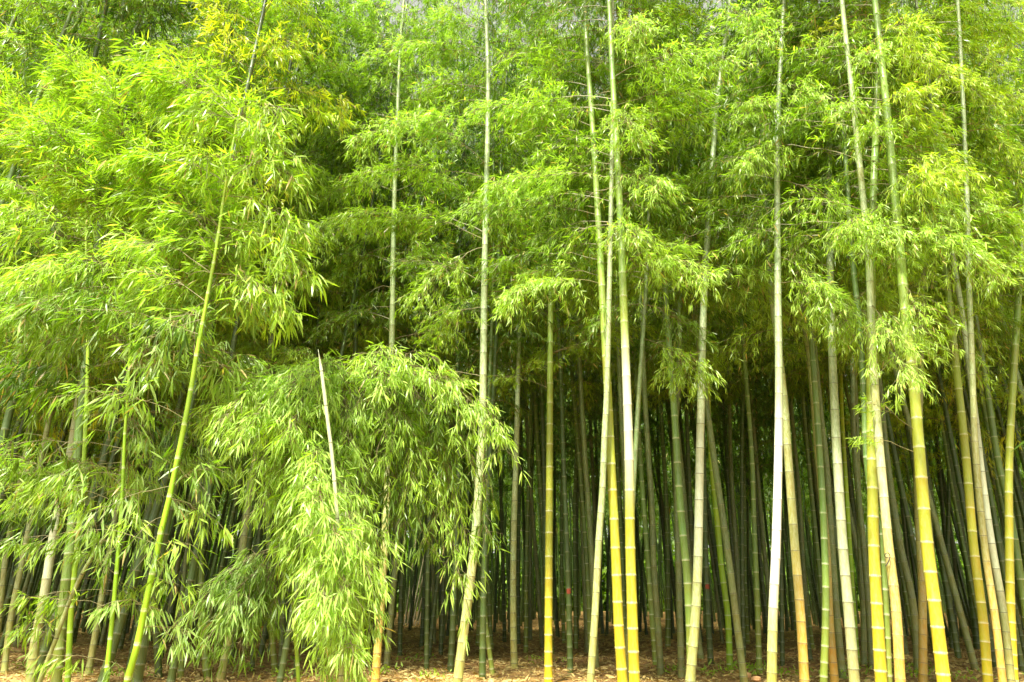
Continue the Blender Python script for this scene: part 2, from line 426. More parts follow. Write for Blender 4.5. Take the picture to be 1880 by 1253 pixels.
bamboo('R14', 'slender tan and ochre bamboo pressed against the left side of the stout yellow culm', 'orange', 15,
       [(1694,1253),(1693,1080),(1686,948),(1684,830),(1689,722),(1692,554),(1698,420),(1703,300)])
bamboo('R15', 'stout yellow-green bamboo slanting left with wide white bands, widest culm in the picture', 'yellow', 24,
       [(1733,1253),(1719,1134),(1702,999),(1688,835),(1676,688),(1663,588),(1652,454),(1641,340),(1630,220)], diam=.145)
bamboo('R16', 'clean yellow bamboo slanting left, second bright yellow culm from the right edge', 'yellow', 17,
       [(1814,1253),(1804,1134),(1787,999),(1773,835),(1757,688),(1743,554),(1729,450),(1715,330),(1702,200)])
bamboo('R17', 'tan bamboo with a salmon orange foot between the last two yellow culms', 'orange', 14,
       [(1841,1253),(1827,1134),(1807,999),(1791,830),(1784,655),(1778,487),(1775,350)], d=10.6)
bamboo('R18', 'pale green slanting bamboo behind the salmon-footed one near the right edge', 'pale', 13.5,
       [(1857,1253),(1848,1168),(1837,1090),(1821,999),(1804,880),(1790,760),(1770,600)], d=11.2, bloom_glare=(1,5,.3))
bamboo('R19', 'rightmost yellow bamboo, leaning right out of the picture higher up', 'yellow', 16,
       [(1861,1253),(1856,1134),(1853,999),(1853,840),(1863,655),(1876,454),(1886,300)])
bamboo('R20', 'shaded green bamboo slanting off the right edge behind the rightmost yellow culm', 'green', 14,
       [(1884,1130),(1864,999),(1848,914),(1831,840),(1813,722),(1793,600),(1775,480)], diam=.13)
# ---- second row, centre
bamboo('M8', 'grey-tan bamboo with a kinked foot, right one of two crossing beside the bright pair', 'grey', 12.5,
       [(1214,1253),(1209,1168),(1200,1032),(1197,931),(1190,830),(1183,708),(1178,590)], diam=.12)
bamboo('M9', 'green bamboo with white bands, left one of the two crossing right of the bright pair', 'green', 10.5,
       [(1206,1253),(1197,1134),(1187,999),(1177,864),(1170,740),(1164,600)], diam=.11)
bamboo('M17', 'grey bamboo leaning right, emerging from behind the brightest culm at half height', 'grey', 11,
       [(1150,1253),(1156,1100),(1160,960),(1166,840),(1172,740),(1180,621),(1187,500),(1191,400)], diam=.13, d=10.6)
bamboo('M12', 'grey bamboo in shade, left one of the leaning pair left of the pale tan culm', 'grey', 11,
       [(1079,1195),(1072,1032),(1066,864),(1060,700),(1052,560),(1047,450)], base=True)
bamboo('M13', 'grey bamboo in shade, right one of the leaning pair left of the pale tan culm', 'grey', 12,
       [(1094,1222),(1088,1066),(1083,970),(1074,840),(1067,720),(1058,560),(1052,430)], base=True)
bamboo('M14', 'brownish bamboo with an orange sheath scar just left of the solitary yellow-green one', 'dark', 11,
       [(1004,1215),(1002,1050),(998,840),(993,700),(983,580),(978,480)], base=True)
bamboo('M10', 'dim olive bamboo between solitary yellow-green culm and leaning grey pair', 'dark', 11,
       [(1047,1238),(1044,1100),(1040,980),(1035,860),(1030,700)], base=True)
bamboo('M19', 'deep green glossy bamboo with white bands touching the tall chalky leaning culm', 'green', 16,
       [(1270,1250),(1263,1080),(1249,930),(1242,820),(1234,700),(1225,588),(1218,480)], diam=.135, d=11.3)
bamboo('M20', 'brown-grey bamboo with pale scuffed foot left of the deep green glossy one', 'grey', 13,
       [(1251,1240),(1247,1095),(1243,950),(1240,800),(1246,700),(1248,560)], base=True)
bamboo('M22', 'lime green slim bamboo leaning left, standing right of the tall chalky culm', 'lime', 12,
       [(1342,1253),(1336,1130),(1325,1047),(1315,940),(1305,830),(1299,700),(1296,560)], diam=.12)
bamboo('M23', 'dark bamboo with a red paint mark behind the lime green slim one', 'dark', 11,
       [(1305,1218),(1300,1131),(1296,1030),(1293,900),(1290,780)], base=True)
bamboo('M24', 'straight shadowy olive bamboo two culms right of the lime green slim one', 'dark', 8.5,
       [(1365,1211),(1363,1071),(1362,950),(1362,800),(1366,680)], base=True)
bamboo('M25', 'olive bamboo leaning left just before the chalk white culm, foot beside green weeds', 'green', 10.5,
       [(1394,1238),(1390,1100),(1384,950),(1380,830),(1364,621),(1354,504),(1346,380)], base=True)
bamboo('R26', 'dull green bamboo seen in the gap right of the chalk white culm', 'dark', 8.5,
       [(1436,1222),(1435,1100),(1432,950),(1436,800),(1440,650)], base=True)
bamboo('R4', 'yellow-green bamboo directly behind the orange-footed culm', 'green', 14,
       [(1512,1253),(1515,1168),(1516,1080),(1512,960),(1506,850)], d=11.5)
bamboo('R5', 'grey bamboo leaning left between the orange-footed culm and the big mottled one', 'grey', 13,
       [(1547,1242),(1537,1134),(1527,999),(1517,847),(1508,770),(1494,621),(1484,500)], base=True)
bamboo('R7', 'narrow yellowish bamboo along the right edge of the big mottled one', 'lime', 9,
       [(1574,1215),(1564,1066),(1554,897),(1546,760),(1541,620)], base=True)
bamboo('R8', 'cracked grey-brown bamboo between the mottled culm and the thickest golden one', 'grey', 12,
       [(1601,1228),(1591,1066),(1575,897),(1567,800),(1566,700),(1563,580)], base=True)
bamboo('R9', 'pale grey-green bamboo with weeds at its foot left of the thickest golden one', 'grey', 11,
       [(1586,1225),(1585,1117),(1580,1030),(1576,900),(1572,760)], base=True)
bamboo('R13', 'smooth grey bamboo leaning strongly left between chalky and stout slanting culms', 'grey', 14,
       [(1686,1240),(1676,1110),(1652,999),(1631,864),(1618,740),(1604,600)], base=True)
bamboo('R21', 'shaded bamboo with thin white bands leaning left in the gap before the clean yellow one', 'dark', 13,
       [(1795,1190),(1786,1110),(1768,990),(1746,864),(1728,730),(1719,671)], base=True)
bamboo('R22', 'grey-green bamboo rising from the bare patch between stout and clean yellow culms', 'dark', 9,
       [(1756,1174),(1748,1090),(1740,1032),(1727,900),(1716,780)], base=True)
bamboo('R23', 'slim bamboo crossing beside the one on the bare patch, foot touching it', 'dark', 8.5,
       [(1747,1190),(1744,1090),(1740,1000),(1742,880),(1738,760)], base=True)
# ---- left side
bamboo('L1', 'vivid lime young bamboo arching right in front of the left leaf mass', 'lime', 13.5,
       [(233,1253),(250,1195),(267,1110),(283,1039),(298,965),(311,915),(345,745),(362,645),(379,555),(398,450),(411,360),(423,290),(440,200)], diam=.052, H=5.0, crown=0, seg=(.12,.34), group='young bamboos at the sunny left edge')
bamboo('L2', 'thin vivid green young bamboo standing upright left of the arching lime one', 'lime', 9.5,
       [(194,1253),(208,1117),(218,999),(225,898),(229,800),(236,700),(240,600)], diam=.042, H=4.4, crown=0, group='young bamboos at the sunny left edge')
bamboo('L3', 'tan leaning bamboo pole with a frayed twiggy tip in the lower left', 'pale', 9,
       [(73,1253),(100,1181),(132,1093),(159,1039),(189,990),(205,965)], diam=.04, H=3, crown=0, cut=True, group='young bamboos at the sunny left edge')
bamboo('L4', 'yellowish green thin bamboo rising behind the crossing tan leaning pole', 'lime', 11,
       [(124,1253),(130,1134),(140,1019),(148,931),(154,850),(160,700),(161,600),(158,480)], diam=.06, H=6.5, crown=0, group='young bamboos at the sunny left edge')
bamboo('L6', 'broad dark green bamboo at lower left behind the leaning tan pole', 'green', 19,
       [(103,1253),(114,1134),(129,999),(138,900),(146,780)], diam=.13, crown=4.6)
bamboo('L5', 'broad frosted grey-green bamboo, foot dark, leaning right at lower left', 'pale', 17,
       [(56,1253),(63,1190),(80,1100),(97,990),(112,908),(128,840),(150,700)], diam=.13, crown=4.6, bloom_glare=(1,4,.3))
bamboo('L7', 'frosted grey bamboo leaning right, second culm from the left edge', 'pale', 11,
       [(5,1253),(20,1134),(38,1046),(50,985),(61,930),(80,820)], diam=.10, crown=4.6)
bamboo('L8', 'frosted grey bamboo at the very left edge', 'pale', 10.5,
       [(-8,1200),(4,1080),(14,1000),(28,930),(48,820)], diam=.10, crown=4.6)
bamboo('L9', 'slender grey bamboo leaning right before the black gap at far left', 'grey', 8.5,
       [(28,1190),(40,1110),(57,1040),(72,975),(90,890)], base=True, crown=4.4)
bamboo('L10', 'brownish olive bamboo standing upright right of the vivid arching lime one', 'dark', 13,
       [(291,1253),(285,1134),(278,1010),(277,900),(282,780)], diam=.12, crown=4.6)
bamboo('L11', 'olive bamboo with red paint marks leaning right in the lower left gap', 'green', 11,
       [(331,1243),(341,1160),(350,1105),(359,1040),(370,950),(385,830)], base=True, crown=4.6)
bamboo('L12', 'smooth mid-green bamboo with white bands right of the red-marked one', 'green', 13.5,
       [(380,1253),(371,1134),(368,1030),(368,900),(372,780),(376,640)], diam=.125, crown=4.8)
bamboo('L13', 'slim grey bamboo leaning right, left neighbour of the red-marked one', 'grey', 9,
       [(321,1213),(330,1130),(338,1060),(347,982),(361,900),(376,790)], base=True, crown=4.6)
bamboo('L14', 'thin shaded bamboo leaning right behind the vivid lime young one', 'dark', 9,
       [(220,1193),(237,1110),(256,1019),(268,945),(285,850)], base=True, crown=4.6)
bamboo('L15', 'pale weathered bamboo between two lime young ones at lower left', 'pale', 12,
       [(162,1237),(178,1150),(195,1049),(207,980),(222,880),(235,780)], base=True, crown=4.6)
bamboo('L16', 'pale tan bamboo leaning right under the low drooping leaf spray', 'pale', 14.5,
       [(404,1253),(420,1165),(440,1045),(454,931),(465,860),(480,760),(490,680)], diam=.13, crown=5.0)
bamboo('L17', 'long slim bamboo rising behind the drooping clump into the upper left foliage', 'green', 11,
       [(503,1253),(499,1150),(494,1000),(490,850),(490,720),(501,560),(514,430),(523,300),(533,170),(540,60)], diam=.11, crown=5.2)
bamboo('L18', 'dull green bamboo touching the right side of the long slim one below the clump', 'dark', 11,
       [(514,1253),(519,1130),(522,1000),(526,880)], diam=.12, d=15, crown=5)
bamboo('L20', 'short-looking dark bamboo foot under the low left spray', 'dark', 8,
       [(463,1228),(466,1170),(470,1080),(478,960)], base=True, crown=5)
bamboo('L19', 'thin shaded bamboo standing behind the gap under the drooping clump', 'dark', 8,
       [(543,1238),(548,1150),(553,1060),(560,940)], base=True, crown=5)
bamboo('L22', 'tall grey-green bamboo with an orange foot right of the drooping clump', 'orange', 15.5,
       [(689,1253),(694,1180),(703,1050),(711,900),(716,760),(720,600),(722,450),(725,330),(730,200),(735,80),(742,0)], diam=.13, pal='green')
bamboo('L23', 'slanting grey bamboo meeting the orange-footed one near the ground', 'grey', 12,
       [(708,1253),(714,1170),(724,1060),(733,960),(744,860),(753,770),(760,660)], diam=.12)
bamboo('L24', 'thin straight grey bamboo rising between drooping clump top and upper foliage', 'grey', 8.5,
       [(632,1225),(630,1000),(626,800),(624,620),(624,420),(621,280),(617,150),(614,0)], base=True)
bamboo('L25', 'dark slim bamboo in the shadow just right of the slanting grey one', 'dark', 9,
       [(783,1227),(784,1120),(786,1020),(790,900)], base=True)
bamboo('L26', 'dark slim bamboo leaning right, crossing the shadow under the leafy arm', 'dark', 8,
       [(787,1210),(797,1120),(808,1030),(818,930)], base=True)
bamboo('L27', 'dark slim bamboo left of the long pale curving one in the shadow', 'dark', 8,
       [(809,1204),(812,1120),(815,1040),(820,940)], base=True)
bamboo('L28', 'dim bamboo behind the slanting grey one, its foot on brown litter', 'dark', 9,
       [(734,1206),(736,1100),(741,1000),(748,900)], base=True)
# the cut pale pole and the drooping young bamboo of the middle left
bamboo('STUB', 'cut pale bamboo pole whose slanted bare tip pokes above the drooping leaf clump', 'pale', 9.5,
       [(626,1253),(628,1130),(622,1000),(612,860),(600,760),(590,680),(584,642)], diam=.062, cut=True, crown=0, bloom_glare=(1.2,5,.2), group='young bamboos at the sunny left edge', d=5.65)
bamboo('DROOP', 'leafy young bamboo bowed under heavy bright drooping sprays left of centre', 'lime', 8,
       [(548,1253),(540,1130),(533,1000),(532,880),(545,790),(575,730),(620,690),(680,668),(745,690)], diam=.045, cut=True, crown=0, d=7.0, group='young bamboos at the sunny left edge')

# ================================================================== branches in view, traced tier by tier
T = [
 ('R1',60, 1380,80,'bright',-.5,dict(rise=.2)), ('R1',150, 1500,190,'bright',-.6,dict(rise=.25)), ('R1',260, 1370,300,'bright',-.5,dict(rise=.2)), ('R1',200, 1380,190,'green',-.6,dict(rise=.2)),
 ('R3',560, 1570,650,'green',-.6,dict(rise=.2,dens=1.)), ('R16',600, 1800,700,'green',-.2,dict(rise=.2,dens=.8)), ('M21',640, 1230,690,'green',-.3,dict(rise=.15,dens=.9)), ('R2',600, 1340,640,'green',-.6,dict(rise=.2,dens=.7)),
 ('M9',640, 1130,680,'green',-.6,dict(rise=.2,dens=.8)), ('M8',620, 1290,660,'bright',-1.,dict(rise=.2,dens=1.1)), ('R12',560, 1660,690,'bright',-.7,dict(rise=.2,dens=1.2)), ('R12',520, 1545,600,'bright',-.6,dict(rise=.2,dens=1.)),
 ('R15',400, 1600,440,'bright',-.5,dict(rise=.2)), ('R15',330, 1700,330,'green',-.6,dict(rise=.2)), ('R15',250, 1600,240,'green',-.6,dict(rise=.2)), ('R15',180, 1690,170,'yellow',-.7,dict(rise=.2)),
 ('R15',120, 1590,100,'bright',-.7,dict(rise=.2)), ('R15',60, 1680,50,'yellow',-.7,dict(rise=.2)), ('R15',440, 1730,440,'green',-.5,dict(rise=.2)),
 ('R16',400, 1690,400,'bright',-.6,dict(rise=.2)), ('R16',300, 1740,300,'bright',-.6,dict(rise=.2)), ('R16',230, 1660,230,'green',-.5,dict(rise=.2)), ('R16',160, 1690,100,'yellow',-.6,dict(rise=.2)),
 ('R16',280, 1790,330,'yellow',-1,dict(rise=.25)), ('R16',90, 1840,120,'yellow',-.9,dict(rise=.3)), ('R16',60, 1720,30,'yellow',-.9,dict(rise=.3)), ('R16',220,1880,300,'bright',-.6,dict(rise=.3)),
 ('R16',120, 1820,200,'bright',-.9,dict(rise=.3)), ('R16',30, 1870,10,'yellow',-.9,dict(rise=.3)), ('R16',30, 1700,110,'bright',-.9,dict(rise=.3)),
 ('R2',390, 1380,420,'green',-.8,dict(rise=.2)), ('R2',300, 1430,330,'green',-.8,dict(rise=.2)), ('R2',200, 1360,230,'green',-.8,dict(rise=.2)), ('R2',120, 1420,120,'bright',-.8,dict(rise=.2)), ('R2',60, 1380,40,'bright',-.8,dict(rise=.2)),
 ('R3',410, 1500,440,'green',-.6,dict(rise=.2)), ('R3',320, 1420,350,'green',-.6,dict(rise=.2)), ('R3',220, 1480,250,'green',-.6,dict(rise=.2)), ('R3',120, 1440,100,'green',-.4,dict(rise=.2)),
 ('R12',470, 1640,500,'green',-.6,dict(rise=.2)), ('R12',400, 1560,420,'green',-.6,dict(rise=.2)), ('R12',300, 1640,320,'green',-.6,dict(rise=.2)), ('R12',200, 1560,200,'green',-.6,dict(rise=.2)), ('R12',100, 1640,80,'bright',-.6,dict(rise=.2)),
 ('R14',420, 1740,470,'green',-.6,dict(rise=.2)), ('R14',330, 1640,360,'green',-.6,dict(rise=.2)), ('R17',460, 1840,520,'green',-.4,dict(rise=.2)), ('R17',380, 1800,400,'bright',-.5,dict(rise=.2)),
 ('M3',350, 1010,380,'green',-.5,dict(rise=.2)), ('M3',250, 920,270,'green',-.5,dict(rise=.2)), ('M3',150, 1000,150,'bright',-.5,dict(rise=.2)), ('M3',80, 930,60,'bright',-.5,dict(rise=.2)), ('M3',440,900,470,'green',-.5,dict(rise=.2)),
 ('M4',240, 1060,250,'bright',-.5,dict(rise=.2)), ('M4',150, 960,160,'bright',-.5,dict(rise=.2)), ('M4',80, 1060,70,'bright',-.5,dict(rise=.2)), ('M4',330, 940,340,'green',-.4,dict(rise=.2)), ('M4',400,1080,430,'green',-.4,dict(rise=.2)),
 ('M5',420, 1170,440,'green',-1.2,dict(rise=.2)), ('M5',330, 1080,340,'green',-1.2,dict(rise=.2)), ('M5',220, 1160,230,'green',-1.2,dict(rise=.2)), ('M5',120, 1080,130,'green',-1.2,dict(rise=.2)), ('M5',60, 1180,50,'bright',-1.2,dict(rise=.2)),
 ('L24',300, 570,330,'green',-.8,dict(rise=.2)), ('L24',200, 680,230,'green',-.8,dict(rise=.2)), ('L24',100, 560,110,'bright',-.8,dict(rise=.2)), ('L24',60, 680,50,'bright',-.8,dict(rise=.2)),
 ('L22',420, 640,470,'bright',-.9,dict(rise=.2)), ('L22',30, 660,10,'bright',-.6,dict(rise=.2)), ('L22',200, 800,180,'green',-.6,dict(rise=.2)), ('M1',50, 820,10,'bright',-.6,dict(rise=.2)), ('M1',170, 800,150,'green',.3,dict(rise=.2)),
 ('L12',600, 470,640,'green',-1.,dict(rise=.2)), ('L12',560, 300,600,'deep',-.6,dict(rise=.2)), ('L16',660, 560,650,'green',-1.,dict(rise=.2)), ('L16',600, 420,640,'green',-1.,dict(rise=.2)), ('L16',520, 560,520,'green',-1.,dict(rise=.2)),
 # culm, leaves it at y, reaches (x, y), palette, nearer by, options
 # tier across the upper middle
 ('M6',205, 880,200,'bright',-.5,dict(rise=.16,dens=1.7,twig=.42)), ('M1',235, 655,262,'bright',-.6,dict(rise=.22,dens=1.7,twig=.40)),
 ('M6',235, 960,215,'bright',-.8,dict(rise=.2,dens=1.7)), ('M1',300, 780,215,'pale',-.3,dict(rise=.1,dens=1.3)),
 ('M6',150, 1000,120,'green',.2,dict(rise=.12)), ('M1',90, 700,100,'bright',.2,dict(rise=.2)), ('M1',60, 800,40,'pale',-.3,dict(rise=.2,dens=1.4)),
 ('M1',130, 1010,60,'bright',-.2,dict(rise=.2)),
 # second tier
 ('M7',330, 895,345,'bright',-.7,dict(rise=.16,dens=1.7,twig=.4)), ('M7',325, 1215,345,'bright',-.7,dict(rise=.25,dens=1.8)),
 ('M6',330, 1000,300,'bright',-.5,dict(rise=.2,dens=1.5)), ('M7',300, 1170,250,'bright',-.6,dict(rise=.2,dens=1.4)),
 ('M6',395, 860,385,'pale',-.2,dict(rise=.15,dens=1.4)),
 # third tier
 ('M6',520, 925,548,'bright',-.7,dict(rise=.2,dens=1.7,twig=.36)), ('M6',505, 985,500,'bright',-.5,dict(rise=.15,dens=1.5)),
 ('M4',560, 800,575,'green',-.1,dict(rise=.25,dens=1.3)), ('M4',545, 900,490,'green',.2,dict(rise=.2)),
 ('M7',500, 1298,500,'bright',-.8,dict(rise=.3,dens=2.,twig=.4)), ('M7',490, 1240,455,'bright',-.5,dict(rise=.2,dens=1.7)),
 ('M4',650, 1185,600,'green',.4,dict(rise=.1,dens=.8)), ('M4',652, 1100,640,'deep',.5,dict(rise=.15,dens=.9)), ('M4',700, 1010,665,'green',.3,dict(rise=.1,dens=.6)),
 ('M4',708, 905,690,'green',-.3,dict(rise=.12,dens=.8,bare=.45)),
 ('M17',620, 1290,690,'green',-.5,dict(rise=.15,dens=1.3,twig=.4)), ('M17',560, 1270,610,'deep',-.3,dict(rise=.2,dens=1.2)),
 ('M17',560, 1100,590,'deep',-.3,dict(rise=.2,dens=1.2)),
 ('M21',498, 1458,590,'bright',-.5,dict(rise=.32,dens=1.9,twig=.36)), ('M21',500, 1400,500,'bright',-.4,dict(rise=.2,dens=1.7)),
 ('M21',430, 1240,425,'bright',-.4,dict(rise=.2,dens=1.4)), ('M21',380, 1255,335,'green',-.2,dict(rise=.2,dens=1.4)),
 ('M21',400, 1440,430,'green',-.1,dict(rise=.2,dens=1.3)),
 # upper right tiers
 ('M7',150, 1335,110,'bright',-.6,dict(rise=.3,dens=1.8,twig=.42)), ('M7',190, 1290,180,'green',-.3,dict(rise=.2,dens=1.3)),
 ('M21',120, 1200,60,'bright',-.5,dict(rise=.2,dens=1.7)), ('M21',60, 1240,15,'yellow',-.5,dict(rise=.2,dens=1.5)),
 ('M21',215, 1560,260,'bright',-.7,dict(rise=.25,dens=1.8,twig=.4)), ('M21',210, 1480,190,'pale',-.5,dict(rise=.2,dens=1.7)),
 ('M21',300, 1450,320,'green',-.3,dict(rise=.2,dens=1.5)), ('M21',250, 1215,270,'green',-.2,dict(rise=.2,dens=1.3)),
 ('R1',330, 1560,400,'green',-.5,dict(rise=.2,dens=1.6)), ('R1',75, 1545,60,'gold',-.3,dict(rise=.25,dens=1.2)), ('R1',60, 1340,20,'bright',-.3,dict(rise=.2,dens=1.4)),
 ('R1',470, 1560,600,'green',-.5,dict(rise=.3,dens=1.7)), ('R1',520, 1530,545,'bright',-.5,dict(rise=.2,dens=1.2)),
 ('R6',345, 1640,430,'bright',-.4,dict(rise=.25,dens=1.5)), ('R6',560, 1690,640,'bright',-.7,dict(rise=.25,dens=1.9,twig=.40)),
 ('R6',545, 1640,560,'green',-.5,dict(rise=.2,dens=1.7)), ('R6',420, 1450,480,'green',-.2,dict(rise=.2,dens=1.3)), ('R6',590,1600,650,'green',-.2,dict(rise=.2,dens=1.3)),
 ('R10',335, 1735,400,'bright',-.7,dict(rise=.28,dens=1.9,twig=.42)), ('R10',180, 1745,310,'bright',-.8,dict(rise=.3,dens=2.0,twig=.42)),
 ('R10',90, 1735,140,'yellow',-.8,dict(rise=.35,dens=2.0)), ('R10',240, 1690,260,'green',-.4,dict(rise=.2,dens=1.5)), ('R10',60, 1520,90,'green',-.4,dict(rise=.2,dens=1.4)),
 ('R10',150, 1500,150,'green',-.2,dict(rise=.2,dens=1.3)), ('R10',430, 1700,500,'green',-.2,dict(rise=.2,dens=1.4)),
 ('R15',300, 1745,310,'bright',-.6,dict(rise=.3,dens=1.8)), ('R15',420, 1800,480,'bright',-.6,dict(rise=.3,dens=1.7)), ('R15',380, 1560,430,'green',-.2,dict(rise=.2,dens=1.4)),
 ('R15',520, 1700,610,'green',-.4,dict(rise=.25,dens=1.3,)),
 ('R16',340, 1875,420,'yellow',-.6,dict(rise=.3,dens=1.9,twig=.42)), ('R16',440, 1860,470,'bright',-.6,dict(rise=.2,dens=1.6)), ('R16',250, 1850,270,'bright',-.6,dict(rise=.3,dens=2.0)),
 ('R16',200, 1870,180,'yellow',-.6,dict(rise=.3,dens=2.0,twig=.45)), ('R16',110, 1880,60,'yellow',-.6,dict(rise=.3,dens=2.0,twig=.45)), ('R16',60, 1790,20,'yellow',-.9,dict(rise=.3,dens=2.)),
 ('R16',330, 1790,380,'bright',-.8,dict(rise=.25,dens=1.7)), ('R16',150, 1780,150,'yellow',-1.,dict(rise=.3,dens=1.9)),
 ('R16',445, 1650,440,'bright',-.5,dict(rise=.2,dens=1.5)), ('R16',490, 1800,640,'green',.1,dict(rise=.25,dens=1.2)),
 ('R19',430, 1770,330,'yellow',-.3,dict(rise=.2,dens=1.5)), ('R19',500, 1790,560,'green',.5,dict(rise=.2,dens=.9,bare=.4)), ('R19',360,1800,250,'bright',-.3,dict(rise=.2,dens=1.6)),
 ('R17',620, 1700,560,'green',.1,dict(rise=.15,dens=.8)),
 ('R15',800, 1600,740,'green',-.1,dict(rise=.1,dens=.45,bare=.5,twig=.3)), ('R15',835, 1590,800,'green',0,dict(rise=.06,dens=.35,bare=.6,twig=.3)),
 # left of centre
 ('M1',440, 640,400,'green',-.3,dict(rise=.2,dens=1.6,twig=.42)), ('M1',455, 770,545,'green',-.4,dict(rise=.25,dens=1.5)), ('M1',520, 740,480,'deep',.1,dict(rise=.2,dens=1.3)),
 ('M1',330, 640,330,'green',.2,dict(rise=.2,dens=1.3)), ('M1',560, 800,610,'green',-.2,dict(rise=.25,dens=1.4)), ('M1',400, 975,400,'green',-.1,dict(rise=.2,dens=1.4)),
 ('M1',690, 790,690,'green',-.2,dict(rise=.15,dens=.8)),
 ('L22',400, 545,440,'bright',-.8,dict(rise=.2,dens=1.5,twig=.42)), ('L22',450, 610,520,'green',-.5,dict(rise=.2,dens=1.4)), ('L22',330, 600,360,'green',-.4,dict(rise=.2,dens=1.5)),
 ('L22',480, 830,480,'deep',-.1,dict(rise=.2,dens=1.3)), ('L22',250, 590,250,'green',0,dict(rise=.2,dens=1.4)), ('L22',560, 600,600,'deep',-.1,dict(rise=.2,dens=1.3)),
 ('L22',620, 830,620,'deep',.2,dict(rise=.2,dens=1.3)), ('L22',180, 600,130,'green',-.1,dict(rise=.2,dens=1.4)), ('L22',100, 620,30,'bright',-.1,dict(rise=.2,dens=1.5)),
 ('L22',350, 850,330,'green',.1,dict(rise=.2,dens=1.4)), ('L22',80, 860,80,'green',0,dict(rise=.2,dens=1.3)),
 ('L17',330, 420,330,'bright',-.5,dict(rise=.2,dens=1.6)), ('L17',430, 640,430,'green',-.5,dict(rise=.2,dens=1.5)), ('L17',560, 400,560,'green',-.4,dict(rise=.2,dens=1.4)),
 ('L17',200, 420,130,'bright',-.2,dict(rise=.2,dens=1.7)), ('L17',120, 640,110,'green',-.2,dict(rise=.2,dens=1.5)), ('L17',250, 650,220,'green',-.4,dict(rise=.2,dens=1.6)),
 ('L17',90, 430,30,'gold',.2,dict(rise=.2,dens=1.5)), ('L17',540, 610,540,'bright',-.5,dict(rise=.2,dens=1.3)), ('L17',640,640,640,'green',-.5,dict(rise=.12,dens=.8,bare=.3)),
 ('L17',100, 500,20,'bright',-.3,dict(rise=.2,dens=1.6)),
]
for i_t, (key, y0, tx, ty, pal, dd, kw) in enumerate(T):
    if i_t % 2 and key not in ('R1', 'R16', 'R15'): dd = abs(dd) * .7
    if tx > 1640 and ty < 340: pal = 'yellow'
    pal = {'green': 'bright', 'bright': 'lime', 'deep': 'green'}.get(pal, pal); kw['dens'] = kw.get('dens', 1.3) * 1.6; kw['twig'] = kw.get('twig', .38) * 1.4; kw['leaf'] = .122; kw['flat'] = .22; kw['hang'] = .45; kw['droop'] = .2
    branch(key, y0, tx, ty, pal, dd, **kw)

# the drooping clump
D = [ # leaves culm at y, reaches (x,y)
 (690,365,760,'lime',-.2,.30),(700,440,800,'lime',-.4,.30),(690,470,870,'lime',-.6,.35),(720,480,940,'lime',-.4,.25),(720,520,860,'lime',-.7,.3),
 (700,560,800,'lime',-.7,.25),(720,560,960,'bright',-.6,.25),(700,610,900,'lime',-.7,.3),(690,640,820,'lime',-.6,.3),(700,670,940,'lime',-.5,.25),
 (690,600,1030,'lime',-.4,.2),(800,620,1060,'lime',-.6,.2),(800,640,1160,'lime',-.7,.12),(800,690,1080,'lime',-.5,.15),(880,590,1150,'bright',-.5,.12),
 (900,650,1225,'lime',-.8,.1),(900,520,1000,'bright',-.5,.2),(850,540,980,'lime',-.6,.2),(940,700,1150,'lime',-.6,.1),(860,650,1010,'lime',-.8,.15),(900,610,1190,'bright',-.7,.1),
 (1000,350,1125,'pale',-.3,.28),(1000,385,1170,'green',-.4,.28),(1010,420,1120,'pale',-.5,.25),(1010,440,1180,'green',-.4,.2),(1000,480,1120,'green',-.2,.15),(1010,400,1070,'pale',-.3,.15),
 (680,560,690,'yellow',-.4,.2),(690,480,700,'lime',-.5,.2),(700,430,740,'lime',-.4,.2),(700,500,780,'yellow',-.8,.2),(760,590,860,'lime',-.9,.2),(760,640,940,'lime',-.9,.2),
 (900,710,1000,'lime',-.3,.2),(880,620,1000,'lime',-1.55,.2),(690,450,790,'lime',-1.1,.3),(700,530,800,'lime',-1.15,.3),(700,410,770,'lime',-1.,.3),(690,570,700,'lime',-.9,.3),(690,530,715,'lime',-.9,.3),(880,640,1090,'lime',-1.55,.2),(880,600,1120,'lime',-1.55,.2),(960,650,1200,'lime',-1.55,.1),(860,670,1040,'lime',-1.5,.2),(820,590,920,'lime',-1.5,.2),(690,520,760,'lime',-.9,.3),(690,580,760,'lime',-.9,.3),(760,560,900,'lime',-.9,.3),(760,520,930,'bright',-.7,.2),(880,640,1090,'lime',-.9,.2),
]
for y0, tx, ty, pal, dd, rs in D:
    branch('DROOP', y0, tx, ty, pal, dd, rise=rs, dens=2.9, twig=.25, hang=.65, droop=.35, leaf=.118, dead=.004, flat=.8)
A = [ # the long arm to the right
 (668,660,650,'lime',-.5,.2),(672,700,640,'bright',-.5,.2),(690,750,650,'bright',-.5,.2),(690,720,690,'lime',-.7,.2),(690,690,720,'lime',-.7,.2),(690,800,700,'lime',-.7,.2),
 (668,800,655,'bright',-.3,.12),(672,850,700,'lime',-.4,.15),(690,920,790,'lime',-.4,.35),(690,935,835,'lime',-.3,.38),(690,880,780,'bright',-.4,.3),
 (690,905,900,'bright',-.2,.40),(690,895,980,'green',-.2,.45),(690,872,1080,'bright',-.1,.42),(690,866,1140,'lime',-.1,.42),(690,820,760,'green',-.2,.2),
 (690,830,870,'green',-.1,.2),(690,790,900,'green',0,.2),(690,760,790,'green',-.3,.2),(690,730,850,'green',-.1,.2),(690,800,980,'green',.1,.25),(690,720,940,'green',.1,.15),(690,850,940,'green',.2,.3),(690,700,770,'lime',-.4,.2),(690,715,860,'bright',-.4,.2),(690,760,900,'bright',-.3,.2),(690,745,970,'green',-.2,.2),(690,790,1010,'green',-.2,.25),(690,690,830,'lime',-.5,.2),(690,650,760,'lime',-.5,.2),(690,780,850,'bright',-.3,.2),
]
